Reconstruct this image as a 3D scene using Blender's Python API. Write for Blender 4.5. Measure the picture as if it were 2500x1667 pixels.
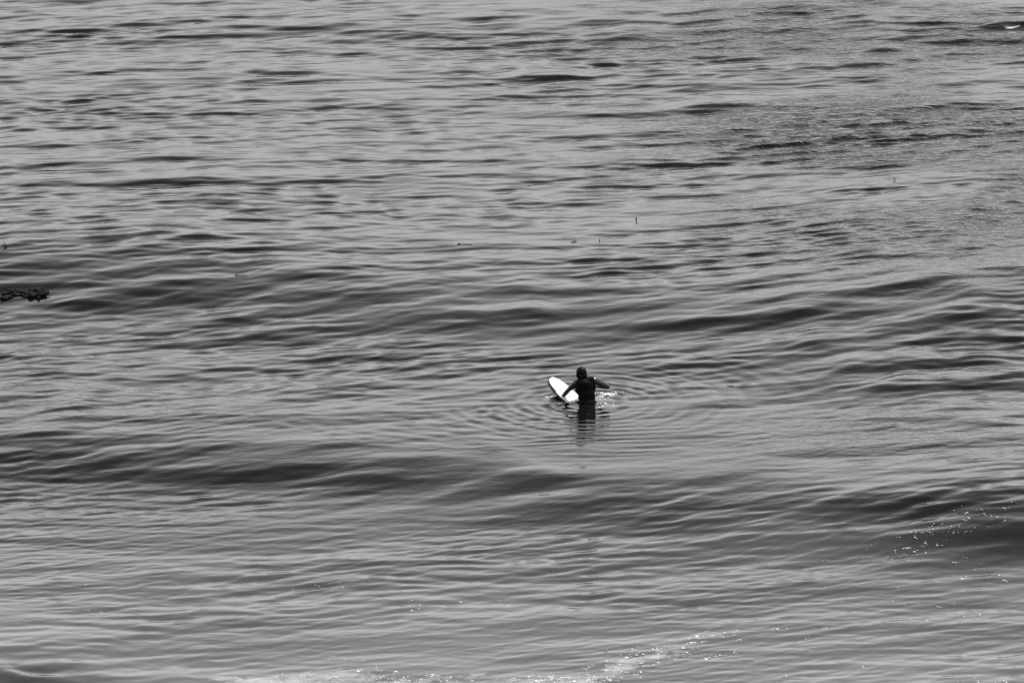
import bpy, bmesh, math, random
import numpy as np
from mathutils import Vector, Matrix

# ------------------------------------------------------------------ scene, camera, sky, sun, exposure
for o in list(bpy.data.objects):
    bpy.data.objects.remove(o, do_unlink=True)
scene = bpy.context.scene
COL = scene.collection
rng = np.random.default_rng(11)
random.seed(11)

CAM_LOC = (-1.5652, -96.1262, 27.5637)        # cliff top, about 100 m from the surfer
CAM_PITCH = 15.2427                           # degrees below the horizontal
cam_data = bpy.data.cameras.new("camera")
cam_data.sensor_width = 36.0
cam_data.lens = 165.6
cam_data.clip_start = 0.5
cam_data.clip_end = 20000.0
cam = bpy.data.objects.new("camera", cam_data)
cam.location = CAM_LOC
cam.rotation_euler = (math.radians(90.0 - CAM_PITCH), 0.0, 0.0)
COL.objects.link(cam)
scene.camera = cam

SUN_EL, SUN_AZ = 67.0, 55.0                   # elevation; azimuth clockwise from straight ahead (+Y)
world = bpy.data.worlds.new("World")
scene.world = world
world.use_nodes = True
wn, wl = world.node_tree.nodes, world.node_tree.links
wn.clear()
sky = wn.new("ShaderNodeTexSky")
sky.sky_type = 'NISHITA'
sky.sun_disc = False
sky.sun_elevation = math.radians(SUN_EL)
sky.sun_rotation = math.radians(SUN_AZ)
sky.altitude = 0.0
sky.air_density = 1.0
sky.dust_density = 0.6
sky.ozone_density = 1.0
grey = wn.new("ShaderNodeHueSaturation")      # black-and-white photograph
grey.inputs["Saturation"].default_value = 0.0
bg = wn.new("ShaderNodeBackground")
bg.inputs["Strength"].default_value = 0.10
wo = wn.new("ShaderNodeOutputWorld")
wl.new(sky.outputs[0], grey.inputs["Color"])
wl.new(grey.outputs[0], bg.inputs["Color"])
wl.new(bg.outputs[0], wo.inputs["Surface"])

sun_data = bpy.data.lights.new("sun", 'SUN')
sun_data.energy = 2.2
sun_data.angle = math.radians(0.53)
sun_data.color = (1.0, 0.995, 0.985)
sun = bpy.data.objects.new("sun", sun_data)
az, el = math.radians(SUN_AZ), math.radians(SUN_EL)
to_sun = Vector((math.sin(az) * math.cos(el), math.cos(az) * math.cos(el), math.sin(el)))
sun.rotation_euler = to_sun.to_track_quat('Z', 'Y').to_euler()
sun.location = (0, 0, 60)
COL.objects.link(sun)

vs = scene.view_settings
vs.view_transform = 'Standard'
vs.look = 'None'
vs.gamma = 1.0
vs.exposure = 1.43
vs.use_curve_mapping = False
scene.render.engine = 'CYCLES'
scene.cycles.max_bounces = 6
scene.cycles.sample_clamp_indirect = 4.0

# ------------------------------------------------------------------ helpers
def link(o, parent=None):
    COL.objects.link(o)
    if parent is not None:
        o.parent = parent
    return o

def tag(o, label=None, category=None, group=None, kind=None):
    if label: o["label"] = label
    if category: o["category"] = category
    if group: o["group"] = group
    if kind: o["kind"] = kind
    return o

def mesh_obj(name, bm, mat, parent=None, smooth=True):
    me = bpy.data.meshes.new(name)
    bm.to_mesh(me); bm.free()
    if smooth:
        me.polygons.foreach_set("use_smooth", [True] * len(me.polygons))
    me.materials.append(mat)
    return link(bpy.data.objects.new(name, me), parent)

def pbr(name, col, rough=0.5, spec=0.5, bump=None, var=0.0, scale=20.0):
    m = bpy.data.materials.new(name); m.use_nodes = True
    nt = m.node_tree; b = nt.nodes["Principled BSDF"]
    b.inputs["Base Color"].default_value = (*[c * 1.0 for c in col], 1)
    b.inputs["Roughness"].default_value = rough
    b.inputs["Specular IOR Level"].default_value = spec
    if var or bump:
        tc = nt.nodes.new("ShaderNodeTexCoord"); nz = nt.nodes.new("ShaderNodeTexNoise")
        nz.inputs["Scale"].default_value = scale; nz.inputs["Detail"].default_value = 5
        nt.links.new(tc.outputs["Object"], nz.inputs["Vector"])
        if var:
            mr = nt.nodes.new("ShaderNodeMapRange")
            mr.inputs["From Min"].default_value = 0.3; mr.inputs["From Max"].default_value = 0.7
            mr.inputs["To Min"].default_value = 1 - var; mr.inputs["To Max"].default_value = 1 + var
            mx = nt.nodes.new("ShaderNodeVectorMath"); mx.operation = 'SCALE'
            mx.inputs[0].default_value = col
            nt.links.new(nz.outputs["Fac"], mr.inputs["Value"])
            nt.links.new(mr.outputs[0], mx.inputs["Scale"])
            nt.links.new(mx.outputs[0], b.inputs["Base Color"])
        if bump:
            bp = nt.nodes.new("ShaderNodeBump"); bp.inputs["Strength"].default_value = bump
            bp.inputs["Distance"].default_value = 0.01
            nt.links.new(nz.outputs["Fac"], bp.inputs["Height"])
            nt.links.new(bp.outputs[0], b.inputs["Normal"])
    return m

# ------------------------------------------------------------------ the sea surface
CX, CY, CZ = CAM_LOC
# rows: fine where the bay is seen, then coarse out to the horizon
p = np.radians(np.linspace(20.6, 10.6, 1180))
y_fine = CY + CZ / np.tan(p)
y_near = y_fine[0] - np.geomspace(0.06, 60.0, 40)[::-1]
y_far = y_fine[-1] + np.geomspace(0.25, 9000.0, 70)
Y1 = np.concatenate([y_near, y_fine, y_far])
# columns
s_fine = np.linspace(-1.16, 1.16, 960)
s_out = 1.16 + np.geomspace(0.004, 60.0, 55)
S1 = np.concatenate([-s_out[::-1], s_fine, s_out])
half = math.tan(math.radians(6.203)) / math.cos(math.radians(CAM_PITCH))
W1 = np.maximum((Y1 - CY), 70.0) * half
X = (CX + S1[None, :] * W1[:, None])
Y = np.repeat(Y1[:, None], len(S1), axis=1)
NR, NC = X.shape
dY = np.gradient(Y1)[:, None] * np.ones((1, NC))
dX = np.gradient(S1)[None, :] * W1[:, None]

def fade_for(lmin, lmax):
    """waves shorter than the local mesh spacing are left out"""
    c = np.maximum(dY, dX)
    return np.clip((lmin * 0.5 - c) / (lmin * 0.25) + 0.2, 0, 1)

def fft_layer(L, N, lmin, lmax, theta, spread, rms_slope, power, seed, chop=0.0):
    g = np.random.default_rng(seed)
    k1 = np.fft.fftfreq(N, d=L / N) * 2 * np.pi
    KX, KY = np.meshgrid(k1, k1, indexing='xy')
    K = np.hypot(KX, KY); K[0, 0] = 1e-6
    ang = np.arctan2(KY, KX) - (np.pi / 2 + theta)
    ang = np.angle(np.exp(2j * ang)) / 2
    lam = 2 * np.pi / K
    amp = K ** (-power) * np.exp(-0.5 * (ang / spread) ** 2)
    lo = np.clip((lam - lmin) / (0.35 * lmin), 0, 1); hi = np.clip((lmax - lam) / (0.35 * lmax) + 0.5, 0, 1)
    amp = amp * lo * hi; amp[0, 0] = 0
    spec = amp * (g.normal(size=(N, N)) + 1j * g.normal(size=(N, N)))
    z = np.real(np.fft.ifft2(spec))
    sx = np.real(np.fft.ifft2(1j * KX * spec)); sy = np.real(np.fft.ifft2(1j * KY * spec))
    sc = rms_slope / math.sqrt((sx ** 2 + sy ** 2).mean())
    out = [z * sc]
    if chop:
        out.append(np.real(np.fft.ifft2(1j * KX / K * spec)) * sc * chop)
        out.append(np.real(np.fft.ifft2(1j * KY / K * spec)) * sc * chop)
    return [o.astype(np.float32) for o in out]

def sample(tile, L, x, y):
    N = tile.shape[0]
    fx = x / L * N; fy = y / L * N
    ix = np.floor(fx).astype(np.int64); iy = np.floor(fy).astype(np.int64)
    tx = (fx - ix).astype(np.float32); ty = (fy - iy).astype(np.float32)
    def w(t):
        return (((-t + 2) * t - 1) * t / 2, ((3 * t - 5) * t * t + 2) / 2, ((-3 * t + 4) * t + 1) * t / 2, (t - 1) * t * t / 2)
    wx, wy = w(tx), w(ty)
    res = np.zeros(x.shape, np.float32)
    for b in range(4):
        r = ((iy + b - 1) % N) * N
        acc = np.zeros(x.shape, np.float32)
        for a in range(4):
            acc += wx[a] * tile.ravel()[r + (ix + a - 1) % N]
        res += wy[b] * acc
    return res

def blobs(items):
    """smooth map made of soft ellipses: x, y, rx, ry, turn, weight"""
    m = np.zeros(X.shape, np.float32)
    for (x, y, rx, ry, t, wgt) in items:
        c, s = math.cos(math.radians(t)), math.sin(math.radians(t))
        u = ((X - x) * c + (Y - y) * s) / rx; v = (-(X - x) * s + (Y - y) * c) / ry
        m += wgt * np.exp(-0.5 * (u * u + v * v)).astype(np.float32)
    return m

# breeze patches: rippled skin at the upper right and along the right side
WIND = np.clip(blobs([
    (10.09, 35.34, 4.897, 13.71, 0.0, 1.0),
    (9.86, 20.18, 3.636, 7.648, 0.0, 0.8),
    (4.83, 23.41, 2.665, 5.955, 14.2, 0.45),
    (-0.95, 41.87, 1.831, 2.53, 14.2, 0.4),
    (6.84, -3.49, 2.521, 1.799, 0.0, 0.45),
    (-10.09, -2.0, 2.217, 3.776, 14.2, 0.3),
]), 0, 1.3)
# sheltered, smooth patches
CALM = np.clip(blobs([
    (-0.31, -3.78, 2.765, 1.035, 0.0, 0.9),
    (5.39, -6.07, 2.701, 0.704, -7.2, 0.8),
    (-6.42, 24.85, 3.773, 4.517, 0.0, 0.2),
    (0.54, 21.55, 2.626, 3.793, 0.0, 0.25),
    (-6.77, -8.26, 3.601, 0.944, 0.0, 0.7),
    (-3.54, 13.78, 1.97, 0.61, 0.0, 0.6),
    (0.08, -0.3, 3.641, 2.736, 0.0, 0.95),
]), 0, 0.95)

# where the wavelets run aslant
SLANT = blobs([
    (-9.27, 4.46, 4.534, 6.166, 0.0, 0.9),
    (-3.36, 3.44, 2.695, 2.763, 0.0, 0.9),
    (4.39, -9.05, 2.777, 2.15, 0.0, 0.8),
    (-6.09, -5.51, 4.94, 1.435, 0.0, 0.6),
    (-9.26, -16.33, 1.831, 1.134, 0.0, 0.7),
    (3.2, -0.46, 4.328, 1.911, 0.0, 0.4),
])
Z = np.zeros(X.shape, np.float32)
ZR = np.zeros(X.shape, np.float32)             # short ripples
ZL = np.zeros(X.shape, np.float32)             # the wind sea leans towards the beach
DXc = np.zeros(X.shape, np.float32); DYc = np.zeros(X.shape, np.float32)
far = np.exp(-np.maximum(np.abs(Y - 15) - 45, 0) / 400.0)

TH = math.radians(14)
OFFSHORE = np.clip(1 + 0.019 * Y, 0.9, 1.75)     # rougher outside the bay's shelter
for (L, N, lmin, lmax, th, spr, slope, power, seed, chop, kind) in [
    (60.0, 256, 4.0, 14.0, TH, 0.9, 0.05, 2.0, 3, 0.0, 'mod'),
    (48.0, 512, 0.5, 3.0, TH, 0.45, 0.05, 1.8, 5, 0.0, 'mod2'),
    (120.0, 512, 4.0, 14.0, TH * 0.3, 0.22, 0.008, 2.0, 21, 0.0, 'swell'),
    (96.0, 1024, 0.9, 4.0, TH * 0.8, 0.36, 0.038, 1.4, 22, 0.2, 'chop'),
    (48.0, 1024, 0.26, 1.1, TH * 0.8, 0.36, 0.070, 1.5, 23, 0.2, 'ripple'),
    (40.0, 1024, 0.20, 0.7, TH * 2.0, 0.30, 0.054, 1.5, 27, 0.1, 'slant'),
    (30.0, 1024, 0.14, 0.55, TH * 1.2, 0.42, 0.050, 1.4, 29, 0.0, 'near'),
    (72.0, 1024, 0.42, 1.4, TH * 0.7, 0.40, 0.030, 1.4, 31, 0.1, 'far'),
    (24.0, 1024, 0.15, 0.40, TH * 1.3, 0.7, 0.034, 1.6, 24, 0.0, 'wind'),
]:
    lay = fft_layer(L, N, lmin, lmax, th, spr, slope, power, seed, chop)
    m = fade_for(lmin, lmax) * OFFSHORE
    if kind == 'chop':
        m = m * (1 - 0.75 * CALM)
    elif kind == 'ripple':
        # uneven in strength from place to place
        mod = sample(MODT, 60.0, X, Y)
        m = m * np.clip(0.85 + 0.3 * mod, 0.45, 1.4) * (1 - 0.7 * CALM) * (1 + 0.2 * WIND)
    elif kind == 'near':
        mod = sample(MODT, 60.0, X + 31, Y + 19)
        m = m * np.clip((-2.0 - Y) / 5.0, 0, 1) * np.clip(0.8 + 0.35 * mod, 0.3, 1.4)
    elif kind == 'far':
        m = m * np.clip((Y - 8.0) / 10.0, 0, 1) * np.clip(0.8 + 0.3 * sample(MODT, 60.0, X + 11, Y + 29), 0.4, 1.3)
    elif kind == 'slant':
        mod = sample(MODT, 60.0, X + 21, Y + 9)
        m = m * np.clip(0.6 + 0.5 * mod, 0.1, 1.4) * (1 - 0.7 * CALM) * np.clip(SLANT, 0, 1.2)
    elif kind == 'wind':
        m = m * (0.15 + WIND)
    elif kind == 'mod':
        MODT = lay[0] / lay[0].std()
        WIND = (WIND * np.clip(0.75 + 0.5 * sample(MODT, 60.0, X * 1.2 + 40, Y * 0.9 + 4), 0.15, 1.6)).astype(np.float32)      # gusts
        continue
    elif kind == 'mod2':
        MOD2 = lay[0] / lay[0].std()
        continue
    zz = (m * sample(lay[0], L, X, Y)).astype(np.float32)
    if kind in ('swell', 'chop'): Z += zz
    else: ZR += zz
    ZL += zz * {'swell': 1.0, 'chop': 1.0, 'ripple': 0.3, 'slant': 0.2, 'near': 0.2, 'far': 0.4, 'wind': 0.0}[kind]
    if chop:
        DXc += (m * sample(lay[1], L, X, Y)).astype(np.float32)
        DYc += (m * sample(lay[2], L, X, Y)).astype(np.float32)

# single wave faces: x0 y0 x1 y1 (ends of the crest), width of the face, steepness
STREAKS = np.array([[float(a) for a in r.split()] for r in """-16.69 40.57 -15.16 40.73 0.72 0.95
-12.30 37.08 -8.20 38.01 1.09 0.75
-11.40 40.41 -9.66 41.55 0.82 0.45
-7.93 38.96 -3.48 39.60 1.44 0.70
-7.17 44.06 -4.53 44.13 0.61 0.60
-5.48 42.71 -1.57 44.23 1.01 0.70
-3.50 40.57 -1.57 41.88 0.82 0.70
-10.56 43.55 -9.53 43.89 0.47 0.60
-13.33 42.88 -12.71 43.21 0.47 0.50
-14.55 34.95 -13.16 35.25 0.54 0.60
-12.01 34.05 -11.16 34.20 0.42 0.40
-10.76 34.65 -8.55 34.95 0.42 0.40
-9.81 33.17 -6.54 34.05 0.88 0.60
-12.75 31.87 -10.94 31.87 0.57 0.60
-10.74 31.58 -8.22 31.87 0.57 0.55
-14.87 31.87 -13.95 31.73 0.34 0.50
-16.08 34.80 -15.83 34.71 0.36 0.60
-7.21 32.44 -6.49 32.50 0.35 0.35
-14.09 29.34 -12.29 29.20 0.61 0.50
-15.37 27.97 -13.94 28.38 0.81 0.75
-10.35 29.34 -9.10 29.34 0.39 0.35
-10.07 27.75 -7.15 28.10 0.59 0.40
-6.57 28.24 -3.93 29.06 0.77 0.60
-3.70 29.06 -2.45 29.20 0.39 0.50
-15.13 25.71 -13.71 25.97 0.58 0.70
-8.01 25.32 -6.92 25.37 0.57 0.50
-6.93 25.58 -4.28 25.89 0.47 0.45
-14.87 23.27 -13.02 23.47 0.76 0.70
-12.21 23.90 -9.33 24.24 0.51 0.70
-6.80 23.78 -4.53 24.03 0.71 0.70
-4.42 24.16 -2.37 24.54 0.72 0.75
-12.08 21.66 -9.70 22.15 0.69 0.70
-8.53 22.27 -7.25 22.47 0.35 0.55
-2.35 22.40 -1.57 22.47 0.35 0.60
-3.46 21.54 -2.46 21.41 0.39 0.50
-14.55 20.20 -14.01 20.32 0.48 0.80
-14.67 21.34 -13.94 21.29 0.29 0.50
-9.66 19.73 -8.66 19.65 0.43 0.50
-7.25 19.96 -6.37 20.20 0.33 0.50
-4.92 19.61 -2.28 20.20 0.67 0.55
-14.00 18.08 -13.24 18.08 0.37 0.60
-13.14 18.67 -12.21 18.71 0.28 0.60
-11.29 17.46 -10.05 17.51 0.37 0.50
-9.61 17.39 -8.43 17.44 0.32 0.50
-4.00 17.55 -1.62 18.08 0.74 0.60
-9.47 16.04 -6.99 16.71 0.85 0.85
-14.15 16.37 -12.97 16.37 0.54 0.55
-11.15 15.70 -10.30 15.66 0.31 0.60
-13.74 15.48 -12.36 15.52 0.40 0.50
-6.77 15.48 -5.29 15.59 0.44 0.50
-13.13 14.16 -11.40 14.82 0.39 0.60
-13.83 13.30 -12.27 13.41 0.43 0.50
-6.38 13.63 -4.36 14.38 0.65 0.60
-3.51 13.95 -1.57 14.49 0.65 0.85
-13.67 11.83 -12.76 11.93 0.73 0.90
-12.80 12.35 -7.63 12.46 1.05 0.85
-6.66 11.62 -5.32 11.72 0.73 0.75
-3.88 11.62 -1.57 11.52 0.62 0.60
-13.52 10.39 -12.02 10.69 0.49 0.70
-12.00 10.39 -9.99 10.80 0.41 0.50
-10.61 9.58 -7.51 10.29 1.01 0.90
-7.36 9.28 -5.87 9.78 0.80 0.90
-5.66 9.58 -4.86 9.88 0.48 0.60
-3.86 10.39 -2.08 10.69 0.49 0.70
-12.10 8.79 -10.38 9.28 0.79 0.75
-9.99 7.42 -8.09 7.90 0.87 0.85
-11.74 7.61 -10.66 7.71 0.48 0.70
-7.26 7.42 -5.79 7.71 0.39 0.60
-5.80 8.00 -3.92 8.79 0.98 0.85
-3.57 8.39 -1.57 8.88 0.79 0.90
-13.15 6.85 -12.43 7.04 0.46 0.70
-11.91 6.28 -10.76 6.56 0.53 0.60
-7.90 5.53 -5.72 5.99 0.45 0.60
-4.50 5.90 -1.57 6.85 1.13 0.90
-3.26 5.16 -1.57 5.62 0.56 0.85
-8.61 5.16 -6.18 5.25 0.56 0.60
-1.57 41.71 0.20 42.71 0.93 0.80
0.20 43.05 1.59 43.65 0.47 0.60
3.55 43.38 5.00 43.38 0.34 0.50
7.14 44.06 9.65 44.13 0.55 0.70
0.24 40.89 1.93 41.22 0.72 0.65
-1.57 38.96 -0.42 39.44 1.12 0.50
4.25 41.06 7.43 42.38 1.32 0.55
0.72 38.64 2.89 38.87 0.79 0.65
1.38 36.62 3.85 37.39 1.08 0.75
3.78 37.24 5.99 37.39 1.09 0.90
-1.57 35.95 -0.06 36.46 0.73 0.70
8.14 41.38 11.23 41.22 0.92 0.75
11.26 41.55 13.71 42.04 0.99 0.80
8.11 38.96 10.27 38.96 0.38 0.50
10.49 38.49 12.01 38.55 0.51 0.60
12.37 38.27 13.32 38.33 0.69 0.95
6.13 36.62 7.69 37.39 0.87 0.65
7.94 37.39 10.21 36.77 1.08 0.75
5.68 33.91 7.66 34.20 1.18 0.60
7.75 34.65 10.46 34.50 1.19 0.50
5.76 33.17 10.06 33.46 0.88 0.45
10.86 35.55 11.54 35.55 0.36 0.50
11.55 33.03 12.72 32.59 1.16 0.60
2.30 31.73 4.48 31.87 0.69 0.60
4.51 32.44 5.67 32.68 0.46 0.50
-0.37 30.73 0.71 30.79 0.62 0.40
1.05 29.61 2.85 30.03 0.56 0.35
2.94 29.20 6.18 29.89 1.11 0.55
9.97 29.61 12.47 30.17 1.11 0.85
-0.80 28.46 1.15 28.51 0.60 0.45
6.56 28.38 8.35 28.57 0.55 0.50
7.76 27.03 9.29 27.16 0.37 0.60
2.58 25.32 5.22 25.19 1.04 0.60
4.96 25.84 6.95 26.23 0.47 0.50
9.41 25.84 12.03 25.97 0.63 0.60
7.85 25.06 8.79 25.32 0.78 0.40
-1.34 25.32 -0.07 25.45 0.36 0.55
-0.47 25.01 0.27 25.11 0.26 0.40
-0.14 24.03 1.75 24.41 0.56 0.55
2.89 22.77 4.09 23.02 0.45 0.65
0.56 21.90 2.77 22.40 0.59 0.60
4.25 22.90 6.80 23.02 0.70 0.65
8.04 23.02 9.74 23.02 0.35 0.45
-1.57 22.52 0.12 22.40 0.45 0.50
3.21 20.81 5.11 20.93 0.48 0.60
7.50 20.93 9.02 21.17 0.58 0.75
3.56 19.89 4.00 19.94 0.29 0.70
-1.57 20.68 0.27 20.68 0.34 0.50
0.08 19.13 1.56 19.32 0.38 0.50
1.61 19.13 2.88 19.25 0.33 0.50
5.06 19.13 7.48 19.25 0.57 0.50
8.98 18.20 11.24 18.43 0.93 0.65
7.91 17.05 8.68 17.17 0.46 0.40
-1.57 17.17 -0.59 17.39 0.55 0.65
-0.59 17.28 1.36 17.62 0.64 0.60
0.59 16.82 4.56 17.74 0.57 0.65
-1.57 16.26 -0.82 16.37 0.45 0.50
7.02 16.60 9.15 16.37 0.54 0.50
9.51 15.70 10.95 15.70 0.78 0.75
1.74 15.81 2.49 15.92 0.31 0.50
3.13 15.81 4.73 15.92 0.40 0.60
4.62 14.82 6.30 15.48 0.66 0.70
7.11 14.93 8.94 15.26 0.44 0.65
9.33 13.73 10.79 14.16 0.86 0.85
-1.57 14.49 -0.83 14.71 0.61 0.60
0.33 14.16 1.44 14.38 0.48 0.65
7.52 13.30 8.49 13.09 0.43 0.60
3.89 11.72 5.56 12.04 0.58 0.65
5.76 11.93 7.43 12.25 0.54 0.75
-1.57 11.52 1.62 11.62 0.93 0.75
0.93 10.49 3.09 11.00 0.72 0.80
-1.57 9.98 0.11 10.19 0.48 0.65
9.10 11.31 10.48 11.21 0.25 0.60
7.36 10.69 8.91 10.90 0.29 0.70
2.16 9.18 4.56 9.88 0.90 0.85
6.77 9.58 7.80 9.78 0.44 0.60
-1.57 8.39 -0.26 8.69 0.98 0.85
-0.07 8.29 1.54 8.49 0.88 0.75
3.43 8.20 5.46 8.79 0.59 0.65
5.79 8.49 6.66 8.69 0.39 0.80
6.33 7.61 8.76 7.61 1.06 0.80
7.62 7.61 8.75 7.52 0.48 0.95
4.07 6.09 6.54 6.47 0.75 0.95
0.04 5.53 4.07 6.09 0.75 0.85
8.89 8.98 10.18 8.39 0.99 0.70
-1.57 6.28 -0.39 6.47 0.76 0.80
-1.57 5.16 -0.10 5.53 0.56 0.80
7.20 5.53 9.90 5.71 1.12 0.70
8.69 6.85 10.06 7.23 0.57 0.70
-12.83 3.77 -12.35 3.73 0.25 0.60
-9.55 4.86 -5.69 5.04 0.55 0.70
-12.30 3.23 -11.21 3.41 0.25 0.40
-10.36 1.73 -9.71 1.91 0.35 0.75
-9.16 2.08 -8.28 2.26 0.38 0.65
-8.32 2.17 -6.95 2.26 0.35 0.50
-5.99 0.79 -4.88 0.87 0.41 0.75
-6.55 0.70 -5.99 0.79 0.20 0.50
-5.26 1.22 -3.91 1.65 0.43 0.60
-3.91 1.65 -1.57 2.87 0.53 0.50
-12.49 0.53 -10.97 0.70 0.41 0.50
-12.36 -0.72 -11.46 -0.47 0.50 0.60
-10.38 0.37 -9.14 0.53 0.34 0.50
-11.42 -0.89 -9.97 -0.72 0.46 0.50
-7.77 -0.72 -4.29 -0.22 0.58 0.45
-6.60 -2.03 -6.11 -1.87 0.19 0.60
-11.92 -2.35 -10.37 -2.51 0.72 0.70
-12.11 -3.07 -10.73 -3.46 0.94 0.85
-10.44 -4.16 -8.75 -3.69 0.93 0.95
-8.77 -3.30 -6.60 -2.83 0.79 0.60
-11.93 -4.85 -10.48 -4.77 0.76 0.60
-6.12 -3.62 -4.38 -3.38 0.63 0.75
-7.29 -5.00 -5.59 -4.54 0.76 0.70
-6.28 -5.00 -4.44 -4.54 0.76 0.75
-4.43 -4.85 -2.41 -4.31 0.92 0.95
-6.57 -6.06 -3.09 -5.76 0.90 0.70
-5.69 -6.35 -1.57 -5.91 0.89 0.75
-2.75 -5.31 -1.57 -5.31 0.91 0.80
-9.38 -6.35 -8.48 -6.13 0.37 0.60
-10.31 -5.61 -8.20 -5.15 0.45 0.50
-9.97 -7.09 -7.40 -6.79 0.44 0.40
-11.52 -8.73 -10.97 -8.66 0.42 0.50
-11.41 -9.78 -9.98 -9.78 0.48 0.55
-8.29 -9.50 -6.00 -8.94 0.49 0.50
-6.01 -8.80 -3.90 -8.52 0.42 0.40
-11.32 -10.59 -10.50 -10.53 0.54 0.40
-5.33 -10.86 -4.05 -10.73 0.34 0.45
-4.30 -9.36 -3.59 -9.33 0.19 0.35
-10.36 -11.93 -9.73 -11.66 0.32 0.50
-8.96 -12.58 -7.10 -12.45 0.71 0.60
-7.58 -13.22 -6.86 -13.03 0.31 0.60
-5.04 -13.03 -2.74 -12.84 0.58 0.60
-5.12 -13.16 -4.43 -13.22 0.26 0.65
-7.09 -13.98 -5.86 -13.67 0.28 0.60
-9.70 -13.35 -8.94 -13.29 0.25 0.40
-8.10 -13.86 -7.74 -13.86 0.18 0.50
-8.70 -14.36 -8.22 -14.33 0.17 0.50
-6.17 -14.60 -5.30 -14.54 0.25 0.55
-9.34 -15.65 -8.71 -15.65 0.19 0.60
-7.32 -15.95 -6.20 -15.71 0.36 0.60
-8.49 -14.97 -7.87 -14.85 0.25 0.50
-10.59 -17.54 -10.21 -17.13 0.70 0.90
-10.17 -17.60 -8.70 -17.25 0.70 0.65
-7.40 -16.42 -6.76 -16.19 0.29 0.50
-7.79 -17.01 -7.37 -16.90 0.23 0.40
2.61 2.70 3.67 2.96 0.44 0.60
1.09 2.79 2.72 2.96 0.35 0.50
3.63 4.22 5.96 4.49 0.73 0.65
4.58 3.95 5.43 3.77 0.43 0.60
6.34 4.40 7.52 4.68 0.73 0.75
7.44 3.68 9.70 3.77 0.90 0.75
8.22 4.86 9.83 5.04 0.74 0.85
4.65 1.05 5.70 0.70 0.51 0.55
5.64 0.53 7.30 0.96 1.02 0.65
6.39 1.22 8.05 1.48 0.69 0.65
8.43 1.48 9.49 1.82 0.61 0.65
2.12 -0.39 3.52 -0.06 0.40 0.55
5.23 -0.80 5.78 -0.72 0.26 0.70
6.88 -1.38 9.23 -0.72 0.99 0.50
7.79 -2.83 9.07 -2.19 0.96 0.60
5.24 -2.03 7.52 -1.87 0.65 0.50
5.79 -2.51 6.56 -2.43 0.32 0.60
2.45 -3.77 4.35 -3.30 0.31 0.45
2.79 -5.00 4.16 -4.93 0.21 0.40
3.79 -4.54 4.81 -4.47 0.21 0.50
4.94 -5.15 6.01 -5.00 0.30 0.60
6.47 -4.70 8.62 -4.39 0.25 0.50
-1.57 -5.15 -0.86 -4.85 0.68 0.80
-1.57 -6.20 -0.12 -5.61 0.82 0.75
-1.05 -6.79 1.13 -6.35 0.74 0.75
1.92 -5.91 3.57 -6.06 0.89 0.80
1.47 -6.50 3.39 -7.09 1.03 0.65
3.39 -7.09 5.19 -6.65 1.17 0.75
0.99 -8.38 3.13 -7.95 1.00 0.60
4.43 -7.66 6.62 -7.09 1.01 0.65
6.56 -7.81 8.53 -7.38 1.15 0.80
6.70 -8.66 8.38 -8.80 1.13 1.00
7.66 -9.64 8.28 -9.78 0.55 0.90
6.04 -8.94 6.90 -8.80 0.56 0.80
3.72 -8.80 5.89 -8.24 0.71 0.55
-0.11 -10.19 1.20 -9.91 0.33 0.50
1.63 -10.59 2.27 -10.32 0.24 0.60
2.74 -9.98 3.57 -9.36 0.19 0.65
-1.44 -7.38 0.24 -7.23 0.58 0.50
3.07 -12.58 3.44 -12.54 0.13 0.60
4.50 -14.23 4.90 -14.17 0.15 0.60
-1.01 -14.60 0.15 -14.23 0.37 0.40
-1.57 -15.83 0.08 -15.71 0.54 0.35
3.51 -14.73 4.81 -14.29 0.17 0.40""".strip().split("\n")])
wob = sample(MODT, 60.0, X * 1.7 + 13, Y * 1.7 + 7)
wob2 = sample(MOD2, 48.0, X + 3, Y + 5)

def add_face(x0, y0, x1, y1, w, s, gain):
    L = math.hypot(x1 - x0, y1 - y0); ux, uy = (x1 - x0) / L, (y1 - y0) / L
    pad = 9 * w + 0.5
    j0, j1 = np.searchsorted(Y1, [min(y0, y1) - 2.5 * w, max(y0, y1) + pad])
    if j1 <= j0: return
    xs = X[j0:j1]
    s_lo = (min(x0, x1) - 0.35 * L - pad * abs(uy) - CX) / W1[j0:j1].min(); s_hi = (max(x0, x1) + 0.35 * L + pad * abs(uy) - CX) / W1[j0:j1].min()
    s_lo = min(s_lo, (min(x0, x1) - 0.35 * L - pad * abs(uy) - CX) / W1[j0:j1].max()); s_hi = max(s_hi, (max(x0, x1) + 0.35 * L + pad * abs(uy) - CX) / W1[j0:j1].max())
    i0, i1 = np.searchsorted(S1, [s_lo, s_hi])
    if i1 <= i0: return
    sl = (slice(j0, j1), slice(i0, i1))
    mx, my = (x0 + x1) / 2, (y0 + y1) / 2
    rx, ry = X[sl] - mx, Y[sl] - my
    a = (rx * ux + ry * uy) / (0.5 * L)
    d = (-rx * uy + ry * ux)
    d = d + 0.25 * w * wob[sl] + 0.20 * w * wob2[sl] - 0.35 * w * (0.25 - a * a)      # crest lines wander and bow
    lens = np.exp(-(np.abs(a) / 1.05) ** 2.4 * 0.9)
    ww = w * (0.45 + 0.55 * lens)
    q = d / ww
    F = 1 / (1 + np.exp(-np.clip(5.2 * (q + 0.02), -40, 40)))
    back = np.where(q > 0.45, np.exp(-np.maximum(q - 0.45, 0) ** 1.5 / 7.0), 1.0)
    Z[sl] += (gain * s * ww * lens * F * back * (1 + 0.25 * np.clip(wob2[sl], -1.5, 1.5))).astype(np.float32)

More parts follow.
